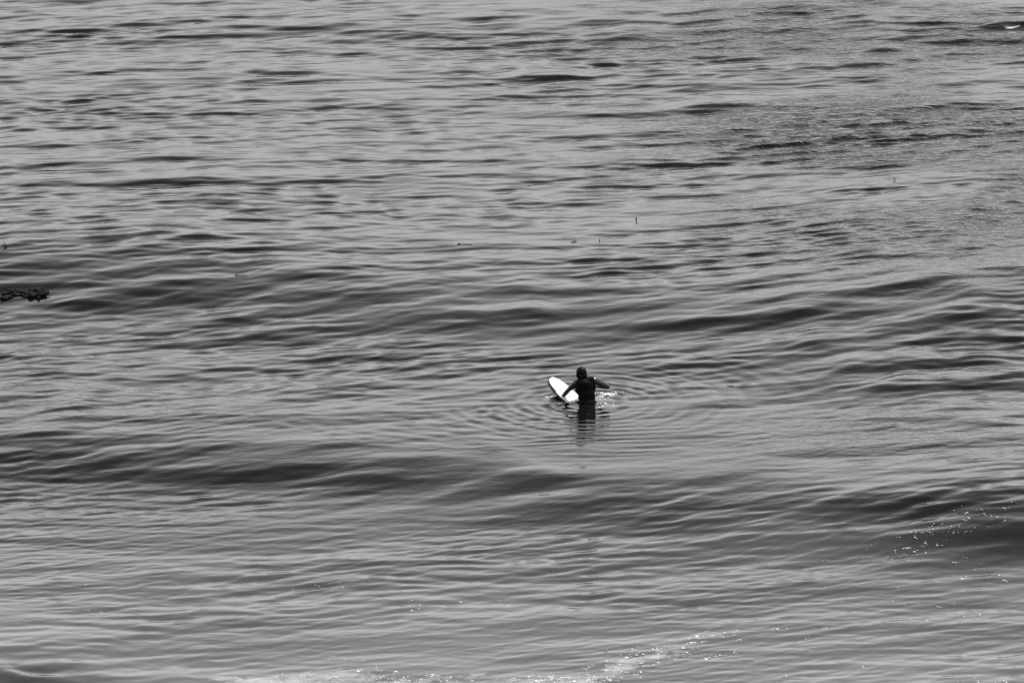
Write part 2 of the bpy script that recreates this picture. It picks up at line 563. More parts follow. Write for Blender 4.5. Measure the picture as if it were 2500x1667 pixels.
for (x0, y0, x1, y1, w, s) in STREAKS:
    if -11 < (y0 + y1) / 2 < -3: s *= 0.35                 # these ride on a long swell
    elif 4 < (y0 + y1) / 2 < 12: s *= 0.65
    add_face(x0, y0, x1, y1, min(w, 0.35 + 0.45 * w), s, 0.095 * (1.0 - 0.004 * max(0, y0 + y1)))

# long swells running in to the beach: crest line points (x, y, face width, face slope)
for pts in [
    [(-14.74, -2.3, 3.35, 0.09), (-12.19, -2.36, 3.35, 0.095), (-8.75, -2.96, 3.03, 0.1), (-4.49, -4.02, 3.24, 0.1), (-1.57, -4.94, 3.18, 0.1), (0.9, -5.85, 3.39, 0.1), (3.71, -6.96, 3.57, 0.11), (5.69, -7.59, 3.4, 0.16), (7.27, -7.88, 3.25, 0.23), (8.47, -7.99, 3.12, 0.25), (10.87, -7.99, 3.12, 0.25)],
    [(-16.56, 11.71, 5.4, 0.15), (-13.67, 11.79, 5.41, 0.15), (-8.81, 11.55, 6.09, 0.13), (-3.94, 9.67, 6.07, 0.095), (-0.15, 8.92, 5.65, 0.095), (3.59, 8.0, 5.07, 0.1), (6.47, 9.04, 5.83, 0.115), (10.24, 8.92, 6.32, 0.125), (13.07, 8.92, 6.32, 0.125)],
    [(-12.88, -16.66, 1.95, 0.15), (-10.7, -16.55, 1.96, 0.15), (-8.85, -16.77, 1.31, 0.1), (-6.98, -17.65, 1.07, 0.0), (7.45, -17.65, 1.07, 0.0)],
    [(-15.4, 2.77, 1.96, 0), (0.68, 3.44, 1.98, 0.0), (4.26, 3.1, 2.93, 0.06), (6.97, 3.44, 3.89, 0.08), (9.66, 3.44, 3.89, 0.085), (12.36, 3.44, 3.89, 0.085)],
    [(-20.49, 41.87, 4.23, 0.02), (-5.8, 40.64, 4.16, 0.02), (1.45, 40.03, 5.26, 0.03), (7.59, 41.87, 5.96, 0.045), (13.57, 40.64, 5.86, 0.05), (18.41, 40.64, 5.86, 0.05)],
]:
    pa = np.array(pts)
    xs_ = np.arange(-60, 60, 0.05); ker = np.exp(-0.5 * (np.arange(-4, 4.01, 0.05) / 1.3) ** 2); ker /= ker.sum()
    yc, wc, sc = (np.interp(X, xs_, np.convolve(np.pad(np.interp(xs_, pa[:, 0], pa[:, k]), 80, mode='edge'), ker, 'valid')) for k in (1, 2, 3))
    d = (Y - yc) + 0.14 * wob + 0.08 * wob2
    q = d / wc
    F = 1 / (1 + np.exp(-np.clip(5.0 * (q + 0.5), -40, 40)))
    bk = np.exp(-np.maximum(q, 0) ** 1.5 / 6.0)
    Z += (0.8 * sc * wc * F * bk).astype(np.float32)

# the backs of waves are gentler than their faces
lim_b = np.interp(Y1, [-20, 45], [0.095, 0.055])
for j in range(1, NR):
    if -24 < Y1[j] < 70:
        Z[j] = np.maximum(Z[j], Z[j - 1] - lim_b[j] * (Y1[j] - Y1[j - 1]))
Z += ZR

# rings spreading from the surfer and the board
def rings(cx, cy, lam, amp, r0, r1, phase, seed, sx=1.0):
    g = np.random.default_rng(seed)
    dx, dy = (X - cx) / sx, Y - cy
    r = np.hypot(dx, dy)
    m = r < r1 * 1.6
    t = np.arctan2(dy, dx)
    wv = np.zeros_like(r)
    for n in range(2, 7):
        wv += g.normal() * 0.07 / n * np.cos(n * t + g.uniform(0, 6.28))
    am = 0.72 + 0.28 * np.cos(2 * t + g.uniform(0, 6.28)) * np.cos(3 * t + g.uniform(0, 6.28))
    env = np.exp(-((r - r0) / r1) ** 2) * np.clip(r / 0.35, 0, 1) ** 1.2
    zz = amp * env * am * np.cos(2 * np.pi * (r * (1 + wv * 0.25) / lam + wv) + phase + 0.5 * wob + 0.12 * wob2)
    br = np.clip(0.75 + 0.35 * wob, 0.15, 1.4)
    return np.where(m, zz * br, 0) * fade_for(lam, lam)
for a in [
    (0.0, 0.1, 0.28, 0.0066, 0.7, 2.2, 0.0, 1, 1.0),
    (0.0, 0.1, 0.45, 0.0065, 1.4, 2.6, 1.0, 1, 1.05),
    (-0.9, 0.3, 0.40, 0.0035, 3.0, 2.6, 1.0, 2, 1.5),
]:
    Z += rings(*a).astype(np.float32)

# short steps of water shoved back by the paddling, between surfer and camera
pk = np.exp(-((X - 0.05) / 1.6) ** 2 - ((Y + 2.6) / 2.0) ** 2)
Z += (0.0056 * pk * (0.8 + 0.3 * wob2) * np.cos(2 * np.pi * (Y - 0.10 * X) / 0.31 + 1.2 * wob + 0.8 * wob2 + 0.5 * np.sin(X * 2.3))).astype(np.float32)

# water pushed up behind the board
Z += (0.02 * np.exp(-(((X - 0.05) / 0.45) ** 2 + ((Y + 0.05) / 0.5) ** 2))).astype(np.float32)

# the surfer sits at the mean level
j_s = np.searchsorted(Y1, 0.1); i_s = np.searchsorted(S1, (0 - CX) / W1[j_s])
Z -= Z[j_s - 12:j_s + 12, i_s - 20:i_s + 20].mean()
Z *= far.astype(np.float32)

def z_at(x, y):
    j = int(np.clip(np.searchsorted(Y1, y), 1, NR - 1)); i = int(np.clip(np.searchsorted(S1, (x - CX) / W1[j]), 1, NC - 1))
    return float(Z[j, i])

# foam left by the last breaker: band map over the near water
FOAM = np.zeros(X.shape, np.float32)
for (x0, y0, x1, y1, w, s) in [
    (-6.56, -17.43, -4.4, -16.88, 0.6, 0.9),
    (-4.38, -17.54, -1.57, -17.39, 0.5, 0.95),
    (0.24, -17.54, 6.03, -17.43, 0.4, 0.5),
    (-4.28, -16.1, -3.31, -17.22, 0.4, 0.55),
    (-3.38, -17.22, -2.15, -16.88, 0.35, 0.8),
    (-1.71, -17.32, -0.33, -17.22, 0.4, 0.95),
    (-0.33, -17.22, 0.56, -16.1, 0.35, 0.85),
    (0.56, -16.1, 1.47, -15.31, 0.35, 0.8),
    (1.04, -15.08, 2.47, -14.5, 0.3, 0.6),
    (2.88, -16.77, 3.93, -16.33, 0.4, 0.4),
    (5.69, -17.22, 7.0, -16.33, 0.4, 0.4),
    (0.22, 0.08, 0.56, -0.08, 0.16, 0.95),
    (0.32, 0.68, 0.61, 0.87, 0.08, 1.2),
]:
    L = math.hypot(x1 - x0, y1 - y0) + 1e-6; ux, uy = (x1 - x0) / L, (y1 - y0) / L
    rx, ry = X - x0, Y - y0
    a = np.clip(rx * ux + ry * uy, 0, L)
    d = np.hypot(rx - a * ux, ry - a * uy)
    FOAM = np.maximum(FOAM, s * np.exp(-0.5 * (d / w) ** 2).astype(np.float32))

# turbid, sand- and bubble-laden water over the bar nearest the beach
TURB = (np.clip((-6.5 - Y + 0.8 * wob) / 9.0, 0, 1) ** 1.0).astype(np.float32)
TURB = np.maximum(TURB, 0)
TURB *= np.clip(1 - blobs([
    (7.82, -7.99, 1.605, 1.64, -14.2, 1.0),
    (-10.15, -17.65, 0.866, 0.656, 0.0, 0.7),
]), 0, 1)

LEANM = np.where(np.abs(Y - 15) < 60, 1.0, 0.0) * (1 - np.exp(-((X + 0.1) ** 2 + (Y - 0.2) ** 2) / 1.2))
me = bpy.data.meshes.new("water")
nv = NR * NC
co = np.empty((nv, 3), np.float32)
co[:, 0] = (X - DXc).ravel(); co[:, 1] = (Y - DYc - 2.0 * np.clip(ZL, -0.6, 0.6) * LEANM).ravel(); co[:, 2] = Z.ravel()
idx = np.arange(nv, dtype=np.int32).reshape(NR, NC)
quads = np.stack([idx[:-1, :-1], idx[:-1, 1:], idx[1:, 1:], idx[1:, :-1]], axis=-1).reshape(-1, 4)
nq = len(quads)
me.vertices.add(nv); me.vertices.foreach_set("co", co.ravel())
me.loops.add(nq * 4); me.loops.foreach_set("vertex_index", quads.ravel())
me.polygons.add(nq); me.polygons.foreach_set("loop_start", np.arange(0, nq * 4, 4, dtype=np.int32))
me.polygons.foreach_set("use_smooth", np.ones(nq, bool))
for nm, arr in (("wind", WIND), ("foam", FOAM), ("turbid", TURB)):
    at = me.attributes.new(nm, 'FLOAT', 'POINT'); at.data.foreach_set("value", np.ascontiguousarray(arr, np.float32).ravel())
me.update(calc_edges=True)

def water_material():
    m = bpy.data.materials.new("sea_water"); m.use_nodes = True
    nt = m.node_tree; N = nt.nodes; Lk = nt.links; N.clear()
    def math_(op, a, b=None, clamp=False):
        n = N.new("ShaderNodeMath"); n.operation = op; n.use_clamp = clamp
        for k, v in enumerate((a, b)):
            if v is None: continue
            if isinstance(v, (int, float)): n.inputs[k].default_value = v
            else: Lk.new(v, n.inputs[k])
        return n.outputs[0]
    def attr(nm):
        n = N.new("ShaderNodeAttribute"); n.attribute_name = nm; return n.outputs["Fac"]
    tc = N.new("ShaderNodeTexCoord")
    def noise(scale, vec_scale=(1, 1, 1), detail=3.0, rough=0.55, rot=0.0, dist=0.0):
        mp = N.new("ShaderNodeMapping"); mp.inputs["Scale"].default_value = vec_scale
        mp.inputs["Rotation"].default_value = (0, 0, rot)
        Lk.new(tc.outputs["Object"], mp.inputs["Vector"])
        n = N.new("ShaderNodeTexNoise"); n.inputs["Scale"].default_value = scale
        n.inputs["Detail"].default_value = detail; n.inputs["Roughness"].default_value = rough
        n.inputs["Distortion"].default_value = dist
        Lk.new(mp.outputs[0], n.inputs["Vector"]); return n.outputs["Fac"]
    # capillary ripples
    rip = noise(5.5, (0.55, 1.0, 0.0), 3.0, 0.6, math.radians(-20), 0.3)
    rip2 = noise(2.2, (0.4, 1.0, 0.0), 3.0, 0.5, math.radians(-14), 0.2)
    wind = attr("wind")
    hgt = math_('ADD', math_('MULTIPLY', rip, math_('ADD', math_('MULTIPLY', wind, 0.036), 0.006)), math_('MULTIPLY', rip2, 0.010))
    bump = N.new("ShaderNodeBump"); bump.inputs["Strength"].default_value = 1.0; bump.inputs["Distance"].default_value = 1.0
    Lk.new(hgt, bump.inputs["Height"])
    # reflectance of the surface against the angle of view
    fr = N.new("ShaderNodeFresnel"); fr.inputs["IOR"].default_value = 1.33
    Lk.new(bump.outputs[0], fr.inputs["Normal"])
    t = math_('DIVIDE', fr.outputs[0], 0.215)
    num = math_('POWER', t, 2.0)
    den = math_('POWER', math_('ADD', math_('POWER', t, 2.0 * 2.2), 1.0), 1.0 / 2.2)
    refl = math_('MULTIPLY', math_('DIVIDE', num, den), 0.27)
    gl = N.new("ShaderNodeBsdfGlossy"); gl.inputs["Roughness"].default_value = 0.03
    gl.inputs["Color"].default_value = (0.985, 0.99, 0.975, 1)
    Lk.new(bump.outputs[0], gl.inputs["Normal"])
    # light coming back out of the water body
    tb = attr("turbid")
    cloud = noise(0.45, (0.35, 1.0, 1.0), 3.0, 0.5)
    alb = math_('ADD', math_('MULTIPLY', math_('MULTIPLY', tb, 0.052), math_('ADD', cloud, 0.5)), 0.0035)
    df = N.new("ShaderNodeBsdfDiffuse")
    cc = N.new("ShaderNodeCombineColor"); 
    for k in range(3): Lk.new(alb, cc.inputs[k])
    Lk.new(cc.outputs[0], df.inputs["Color"])
    mix = N.new("ShaderNodeMixShader")
    Lk.new(refl, mix.inputs[0]); Lk.new(df.outputs[0], mix.inputs[1]); Lk.new(gl.outputs[0], mix.inputs[2])
    # lacy foam
    fa = attr("foam")
    n1 = noise(3.2, (0.7, 0.75, 1.0), 6.0, 0.68, 0.2, 0.8)
    n2 = noise(1.1, (0.6, 0.8, 1.0), 3.0, 0.5, 0.4, 0.5)
    fm = math_('ADD', math_('MULTIPLY', fa, 0.62), math_('ADD', math_('MULTIPLY', n1, 0.7), math_('MULTIPLY', n2, 0.35)))
    mr = N.new("ShaderNodeMapRange"); mr.inputs["From Min"].default_value = 0.95; mr.inputs["From Max"].default_value = 1.25
    mr.inputs["To Max"].default_value = 0.55
    Lk.new(fm, mr.inputs["Value"])
    fmask = math_('MULTIPLY', mr.outputs[0], math_('MULTIPLY', fa, 1.6, True))
    fd = N.new("ShaderNodeBsdfDiffuse"); fd.inputs["Color"].default_value = (0.45, 0.45, 0.45 * 0.99, 1)
    mix2 = N.new("ShaderNodeMixShader")
    Lk.new(fmask, mix2.inputs[0]); Lk.new(mix.outputs[0], mix2.inputs[1]); Lk.new(fd.outputs[0], mix2.inputs[2])
    out = N.new("ShaderNodeOutputMaterial"); Lk.new(mix2.outputs[0], out.inputs["Surface"])
    return m
me.materials.append(water_material())
water = link(bpy.data.objects.new("water", me))
tag(water, "grey rippled sea with low swells and darker wave faces", "sea", kind="structure")

# ------------------------------------------------------------------ bodies from overlapping shapes, fused into one skin
def add_ellipsoid(bm, c, r, rot=None, seg=20):
    m = Matrix.Translation(c) @ (rot.to_4x4() if rot else Matrix.Identity(4)) @ Matrix.Diagonal((*r, 1))
    bmesh.ops.create_uvsphere(bm, u_segments=seg, v_segments=seg // 2 + 2, radius=1.0, matrix=m)

def add_capsule(bm, a, b, ra, rb, seg=16):
    a, b = Vector(a), Vector(b)
    d = (b - a); L = d.length
    q = d.to_track_quat('Z', 'Y').to_matrix()
    ringsl = []
    prof = []
    for k in range(5): 
        t = -math.pi / 2 + k * math.pi / 8
        prof.append((ra * math.cos(t), ra * math.sin(t)))
    for k in range(5):
        t = k * math.pi / 8
        prof.append((rb * math.cos(t), L + rb * math.sin(t)))
    for (r, h) in prof:
        r = max(r, 1e-4)
        ringsl.append([bm.verts.new(a + q @ Vector((r * math.cos(2 * math.pi * i / seg), r * math.sin(2 * math.pi * i / seg), h))) for i in range(seg)])
    for k in range(len(ringsl) - 1):
        for i in range(seg):
            bm.faces.new((ringsl[k][i], ringsl[k][(i + 1) % seg], ringsl[k + 1][(i + 1) % seg], ringsl[k + 1][i]))
    bm.faces.new(ringsl[0][::-1]); bm.faces.new(ringsl[-1])

def chain(bm, pts):
    for (p0, r0), (p1, r1) in zip(pts[:-1], pts[1:]):
        add_capsule(bm, p0, p1, r0, r1)

def fuse(name, bm, mat, voxel, smooth, parent=None):
    bmesh.ops.recalc_face_normals(bm, faces=bm.faces)
    me0 = bpy.data.meshes.new(name + "_raw"); bm.to_mesh(me0); bm.free()
    o0 = bpy.data.objects.new(name + "_raw", me0); COL.objects.link(o0)
    rm = o0.modifiers.new("r", 'REMESH'); rm.mode = 'VOXEL'; rm.voxel_size = voxel; rm.use_smooth_shade = True
    sm = o0.modifiers.new("s", 'SMOOTH'); sm.iterations = smooth; sm.factor = 0.5
    dg = bpy.context.evaluated_depsgraph_get()
    me1 = bpy.data.meshes.new_from_object(o0.evaluated_get(dg)); me1.name = name
    bpy.data.objects.remove(o0, do_unlink=True)
    me1.materials.clear(); me1.materials.append(mat)
    me1.polygons.foreach_set("use_smooth", [True] * len(me1.polygons))
    return link(bpy.data.objects.new(name, me1), parent)

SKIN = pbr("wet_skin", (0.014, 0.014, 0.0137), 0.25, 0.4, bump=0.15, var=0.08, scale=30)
SUIT = pbr("wet_neoprene", (0.002, 0.002, 0.002), 0.6, 0.04, bump=0.15, var=0.2, scale=40)
HAIR = pbr("wet_dark_hair", (0.0025, 0.0025, 0.0025), 0.4, 0.06, bump=0.6, var=0.3, scale=60)

V = Vector
FS = 1.13                                       # figure scale
PEL = V((0.02, 0.0, 0.03)); WST = V((0.012, 0.03, 0.17)); CHE = V((-0.015, 0.075, 0.32))
NEC = V((-0.078, 0.115, 0.465)); HED = V((-0.095, 0.15, 0.582))
SHL = V((-0.185, 0.11, 0.415)); SHR = V((0.150, 0.10, 0.465))
ELL = V((-0.335, 0.25, 0.225)); WRL = V((-0.455, 0.40, 0.045))
ELR = V((0.405, 0.12, 0.335)); WRR = V((0.205, 0.28, 0.295))
HPL = V((-0.075, 0.03, 0.0)); HPR = V((0.11, 0.04, 0.0))
KNL = V((-0.47, 0.10, -0.13)); KNR = V((0.27, 0.36, -0.13))
ANL = V((-0.47, 0.02, -0.53)); ANR = V((0.30, 0.30, -0.54))
TOL = V((-0.56, 0.14, -0.60)); TOR = V((0.22, 0.44, -0.61))
face_dir = V((-0.42, 0.90, -0.12)).normalized()
side = face_dir.cross(V((0, 0, 1))).normalized()
upv = side.cross(face_dir).normalized()

def torso(bm, g=0.0):
    add_ellipsoid(bm, PEL, (0.160 + g, 0.130 + g, 0.13 + g))
    add_ellipsoid(bm, WST, (0.150 + g, 0.108 + g, 0.20 + g))
    add_ellipsoid(bm, CHE, (0.186 + g, 0.118 + g, 0.185 + g), Matrix.Rotation(math.radians(9), 3, 'Y'))
    add_ellipsoid(bm, CHE + V((-0.012, -0.02, 0.085)), (0.165 + g, 0.095 + g, 0.085 + g), Matrix.Rotation(math.radians(9), 3, 'Y'))
    chain(bm, [(NEC - V((0, 0, 0.045)), 0.08 + g), (SHL + V((0.05, -0.01, 0.005)), 0.062 + g)])
    chain(bm, [(NEC - V((0, 0, 0.045)), 0.08 + g), (SHR + V((-0.05, -0.01, 0.005)), 0.062 + g)])
def legs(bm, g=0.0):
    chain(bm, [(HPL, 0.095 + g), (KNL, 0.062 + g), (ANL, 0.042 + g)])
    chain(bm, [(HPR, 0.095 + g), (KNR, 0.062 + g), (ANR, 0.042 + g)])

bm = bmesh.new()
torso(bm); legs(bm)
chain(bm, [(ANL, 0.042), (TOL, 0.028)]); chain(bm, [(ANR, 0.042), (TOR, 0.028)])
add_ellipsoid(bm, ANL + V((0.01, -0.03, -0.04)), (0.038, 0.05, 0.035)); add_ellipsoid(bm, ANR + V((0.01, -0.03, -0.04)), (0.038, 0.05, 0.035))
chain(bm, [(NEC - V((0, 0, 0.06)), 0.062), (HED - upv * 0.05, 0.056)])
chain(bm, [(SHL, 0.064), (SHL.lerp(ELL, 0.45), 0.057), (ELL, 0.044), (ELL.lerp(WRL, 0.3), 0.046), (WRL, 0.031)])
chain(bm, [(SHR, 0.064), (SHR.lerp(ELR, 0.45), 0.060), (ELR, 0.046), (ELR.lerp(WRR, 0.3), 0.047), (WRR, 0.031)])
def hand(wr, el, out, curl):
    """palm, four fingers of unequal length with two bends, thumb off the side of the palm"""
    f = (wr - el).normalized(); sdir = (out - f * out.dot(f)).normalized(); nrm = f.cross(sdir)
    pc = wr + f * 0.055
    rot = Matrix((sdir, f, nrm)).transposed()
    add_ellipsoid(bm, pc, (0.043, 0.055, 0.018), rot, 16)
    for k, ln in enumerate((0.078, 0.088, 0.082, 0.064)):
        b0 = wr + f * 0.088 + sdir * (0.031 - 0.021 * k)
        d1 = (f + sdir * (0.16 - 0.11 * k)).normalized()
        b1 = b0 + d1 * ln * 0.5; d2 = (d1 + nrm * curl).normalized(); b2 = b1 + d2 * ln * 0.3
        d3 = (d1 + nrm * curl * 2).normalized(); b3 = b2 + d3 * ln * 0.25
        chain(bm, [(b0, 0.0095), (b1, 0.009), (b2, 0.0082), (b3, 0.007)])
    t0 = wr + f * 0.03 + sdir * 0.032; t1 = t0 + (sdir * 0.8 + f * 0.6 + nrm * 0.2).normalized() * 0.042; t2 = t1 + (f + sdir * 0.25 + nrm * 0.3).normalized() * 0.034
    chain(bm, [(t0, 0.014), (t1, 0.011), (t2, 0.009)])
hand(WRL, ELL, V((0.8, 0.4, 0.2)), 0.35)
hand(WRR, ELR, V((0, 0.2, 1)), 0.5)
# head: skull, jaw, nose, brow, lips, ears
hr = Matrix((side, face_dir, upv)).transposed()
def H(x, y, z): return HED + side * x + face_dir * y + upv * z
add_ellipsoid(bm, H(0, -0.005, 0.025), (0.076, 0.096, 0.093), hr)
add_ellipsoid(bm, H(0, 0.032, -0.055), (0.056, 0.060, 0.062), hr)
add_ellipsoid(bm, H(0, 0.055, -0.105), (0.026, 0.028, 0.020), hr)
chain(bm, [(H(0, 0.092, 0.012), 0.010), (H(0, 0.112, -0.028), 0.013)])
add_ellipsoid(bm, H(0, 0.084, 0.025), (0.052, 0.014, 0.010), hr)
add_ellipsoid(bm, H(0, 0.088, -0.062), (0.024, 0.010, 0.006), hr); add_ellipsoid(bm, H(0, 0.086, -0.074), (0.022, 0.010, 0.007), hr)
for sgn in (-1, 1):
    add_ellipsoid(bm, H(sgn * 0.079, -0.012, -0.012), (0.011, 0.022, 0.034), hr)
    add_ellipsoid(bm, H(sgn * 0.030, 0.082, 0.004), (0.014, 0.011, 0.010), hr)
bmesh.ops.scale(bm, vec=(FS, FS, FS), verts=bm.verts); bmesh.ops.translate(bm, vec=(0.01, 0, -0.04), verts=bm.verts)
person = fuse("person", bm, SKIN, 0.0065, 3)
tag(person, "surfer in a black sleeveless wetsuit sitting waist deep with back turned", "person")

bm = bmesh.new()
torso(bm, 0.012); legs(bm, 0.010)
bmesh.ops.scale(bm, vec=(FS, FS, FS), verts=bm.verts); bmesh.ops.translate(bm, vec=(0.01, 0, -0.04), verts=bm.verts)
wetsuit = fuse("wetsuit", bm, SUIT, 0.008, 24, person)
bm = bmesh.new()
add_ellipsoid(bm, H(0, -0.016, 0.034), (0.098, 0.106, 0.104), hr)
add_ellipsoid(bm, H(0, -0.055, -0.035), (0.082, 0.062, 0.080), hr)
for sgn in (-1, 1):
    chain(bm, [(H(sgn * 0.074, -0.015, 0.03), 0.026), (H(sgn * 0.092, -0.022, -0.035), 0.026), (H(sgn * 0.070, -0.045, -0.088), 0.014)])
for k in range(7):
    a = (k - 3) / 3.0
    chain(bm, [(H(a * 0.06, -0.085, -0.03), 0.022), (H(a * 0.058, -0.088, -0.085), 0.016), (H(a * 0.05 + 0.006 * (k % 2), -0.082, -0.120 - 0.008 * (k % 3)), 0.007)])
bmesh.ops.scale(bm, vec=(FS, FS, FS), verts=bm.verts); bmesh.ops.translate(bm, vec=(0.01, 0, -0.04), verts=bm.verts)
hair = fuse("hair", bm, HAIR, 0.0065, 2, person)

# ------------------------------------------------------------------ surfboard
BOARD = pbr("white_board", (0.52, 0.52, 0.515), 0.4, 0.4, var=0.07, scale=6)
STRG = pbr("wood_stringer", (0.30, 0.30, 0.29), 0.4, 0.5)
FINM = pbr("fin_black", (0.02, 0.02, 0.02), 0.35, 0.5)
NOSE = V((-0.72, 1.28, 0.10)); BL = 2.65
bdir = V((-0.455, 0.86, 0.15)).normalized()
bside0 = bdir.cross(V((0, 0, 1))).normalized()
ROLL = math.radians(12.0)
bup0 = bside0.cross(bdir).normalized()
bside = (bside0 * math.cos(ROLL) - bup0 * math.sin(ROLL)).normalized()     # right rail lower
bup = bside.cross(bdir).normalized()
board = bpy.data.objects.new("surfboard", None); link(board)
board.matrix_world = Matrix.Translation(NOSE - bdir * BL) @ Matrix((bside, bdir, bup)).transposed().to_4x4()
tag(board, "white rounded-nose surfboard tilted nose-up out of the water under the surfer", "surfboard")
def half_w(t):      # t 0 tail .. 1 nose
    a = max(0.0, min(1.0, t))
    nose = (1 - max(0, (a - 0.5) / 0.5) ** 5.5) ** 0.5 if a > 0.5 else 1.0
    tail = 0.52 + 0.48 * min(1.0, a / 0.45) ** 0.75
    end = min(1.0, math.sqrt(max(a, 1e-4) / 0.03))
    return 0.29 * nose * tail * end
def rocker(t): return 0.10 * max(0, (t - 0.55) / 0.45) ** 2.0 + 0.04 * max(0, (0.35 - t) / 0.35) ** 2
def thick(t): return 0.115 * (0.62 + 0.38 * math.sin(math.pi * min(1, max(0.0, 0.06 + 0.88 * t))) ** 0.6)
bm = bmesh.new()
NT, NS = 90, 28
prev = None
for j in range(NT + 1):
    t = j / NT
    t = 0.5 - 0.5 * math.cos(math.pi * t) * (0.55 + 0.45 * abs(math.cos(math.pi * t)))
    t = max(0.0, min(1.0, t))
    w = max(half_w(t), 0.002); h = thick(t) * min(1, w / 0.05 + 0.12)
    ring = []
    for i in range(NS):
        a = 2 * math.pi * i / NS
        ca, sa = math.cos(a), math.sin(a)
        x = w * math.copysign(abs(ca) ** 0.75, ca)
        z = 0.5 * h * math.copysign(abs(sa) ** (0.8 if sa > 0 else 0.7), sa)
        if sa > 0: z *= 0.9
        ring.append(bm.verts.new((x, t * BL, z + rocker(t))))
    if prev:
        for i in range(NS):
            bm.faces.new((prev[i], prev[(i + 1) % NS], ring[(i + 1) % NS], ring[i]))
    else:
        bm.faces.new(ring)
    prev = ring
bm.faces.new(prev[::-1])
bmesh.ops.recalc_face_normals(bm, faces=bm.faces)
hull = mesh_obj("hull", bm, BOARD, board)
hull.data.materials.append(pbr("dark_bottom", (0.005, 0.005, 0.005), 0.4, 0.2))
for f in hull.data.polygons:                  # white deck, dark rails and bottom
    if f.normal.z < 0.80 or abs(f.center.x) > half_w(f.center.y / BL) - 0.035: f.material_index = 1
hull["label"] = "white deck with dark rails and underside"
bm = bmesh.new(); pv = None
for j in range(41):
    t = 0.02 + 0.955 * j / 40
    z = 0.45 * thick(t) + rocker(t)
    r = [bm.verts.new((x, t * BL, z + dz)) for x, dz in ((-0.004, -0.004), (0.004, -0.004), (0.004, 0.0015), (-0.004, 0.0015))]
    if pv:
        for i in range(4): bm.faces.new((pv[i], pv[(i + 1) % 4], r[(i + 1) % 4], r[i]))
    else: bm.faces.new(r[::-1])
    pv = r
bm.faces.new(pv)
mesh_obj("stringer", bm, STRG, board, False)
for (fx, fy) in ((-0.12, 0.33), (0.12, 0.33), (0.0, 0.12)):
    bm = bmesh.new()
    pts = [(0.0, 0.0), (0.11, 0.0), (0.07, -0.05), (0.015, -0.105), (-0.03, -0.12), (-0.025, -0.08), (-0.012, -0.04)]
    z0 = rocker(fy / BL) - 0.45 * thick(fy / BL)
    A = [bm.verts.new((fx - 0.004, fy + a, z0 + b)) for a, b in pts]; B = [bm.verts.new((fx + 0.004, fy + a, z0 + b)) for a, b in pts]
    bm.faces.new(A); bm.faces.new(B[::-1])
    for i in range(len(pts)): bm.faces.new((A[i], B[i], B[(i + 1) % len(pts)], A[(i + 1) % len(pts)]))
    bmesh.ops.recalc_face_normals(bm, faces=bm.faces)
    mesh_obj("fin", bm, FINM, board, False)

# ------------------------------------------------------------------ drifting kelp
KELP = pbr("dark_kelp", (0.004, 0.004, 0.004), 0.7, 0.08, bump=0.4, var=0.4, scale=12)
def ribbon(bm, pts, widths, th=0.006):
    """leathery blade with thickness and ruffled edges"""
    pv = None
    for k, (p_, w) in enumerate(zip(pts, widths)):
        d = (pts[min(k + 1, len(pts) - 1)] - pts[max(k - 1, 0)]).normalized()
        s = d.cross(V((0, 0, 1)))
        s = s.normalized() if s.length > 0.05 else V((1, 0, 0))
        n = s.cross(d).normalized()
        ruf = 0.25 * w * math.sin(k * 2.1)
        r = [bm.verts.new(p_ - s * w + n * (ruf + th)), bm.verts.new(p_ + n * th), bm.verts.new(p_ + s * w + n * (th - ruf)),
             bm.verts.new(p_ + s * w - n * (th + ruf)), bm.verts.new(p_ - n * th), bm.verts.new(p_ - s * w + n * (ruf - th))]
        if pv:
            for i in range(6): bm.faces.new((pv[i], pv[(i + 1) % 6], r[(i + 1) % 6], r[i]))
        else: bm.faces.new(r[::-1])
        pv = r
    bm.faces.new(pv)

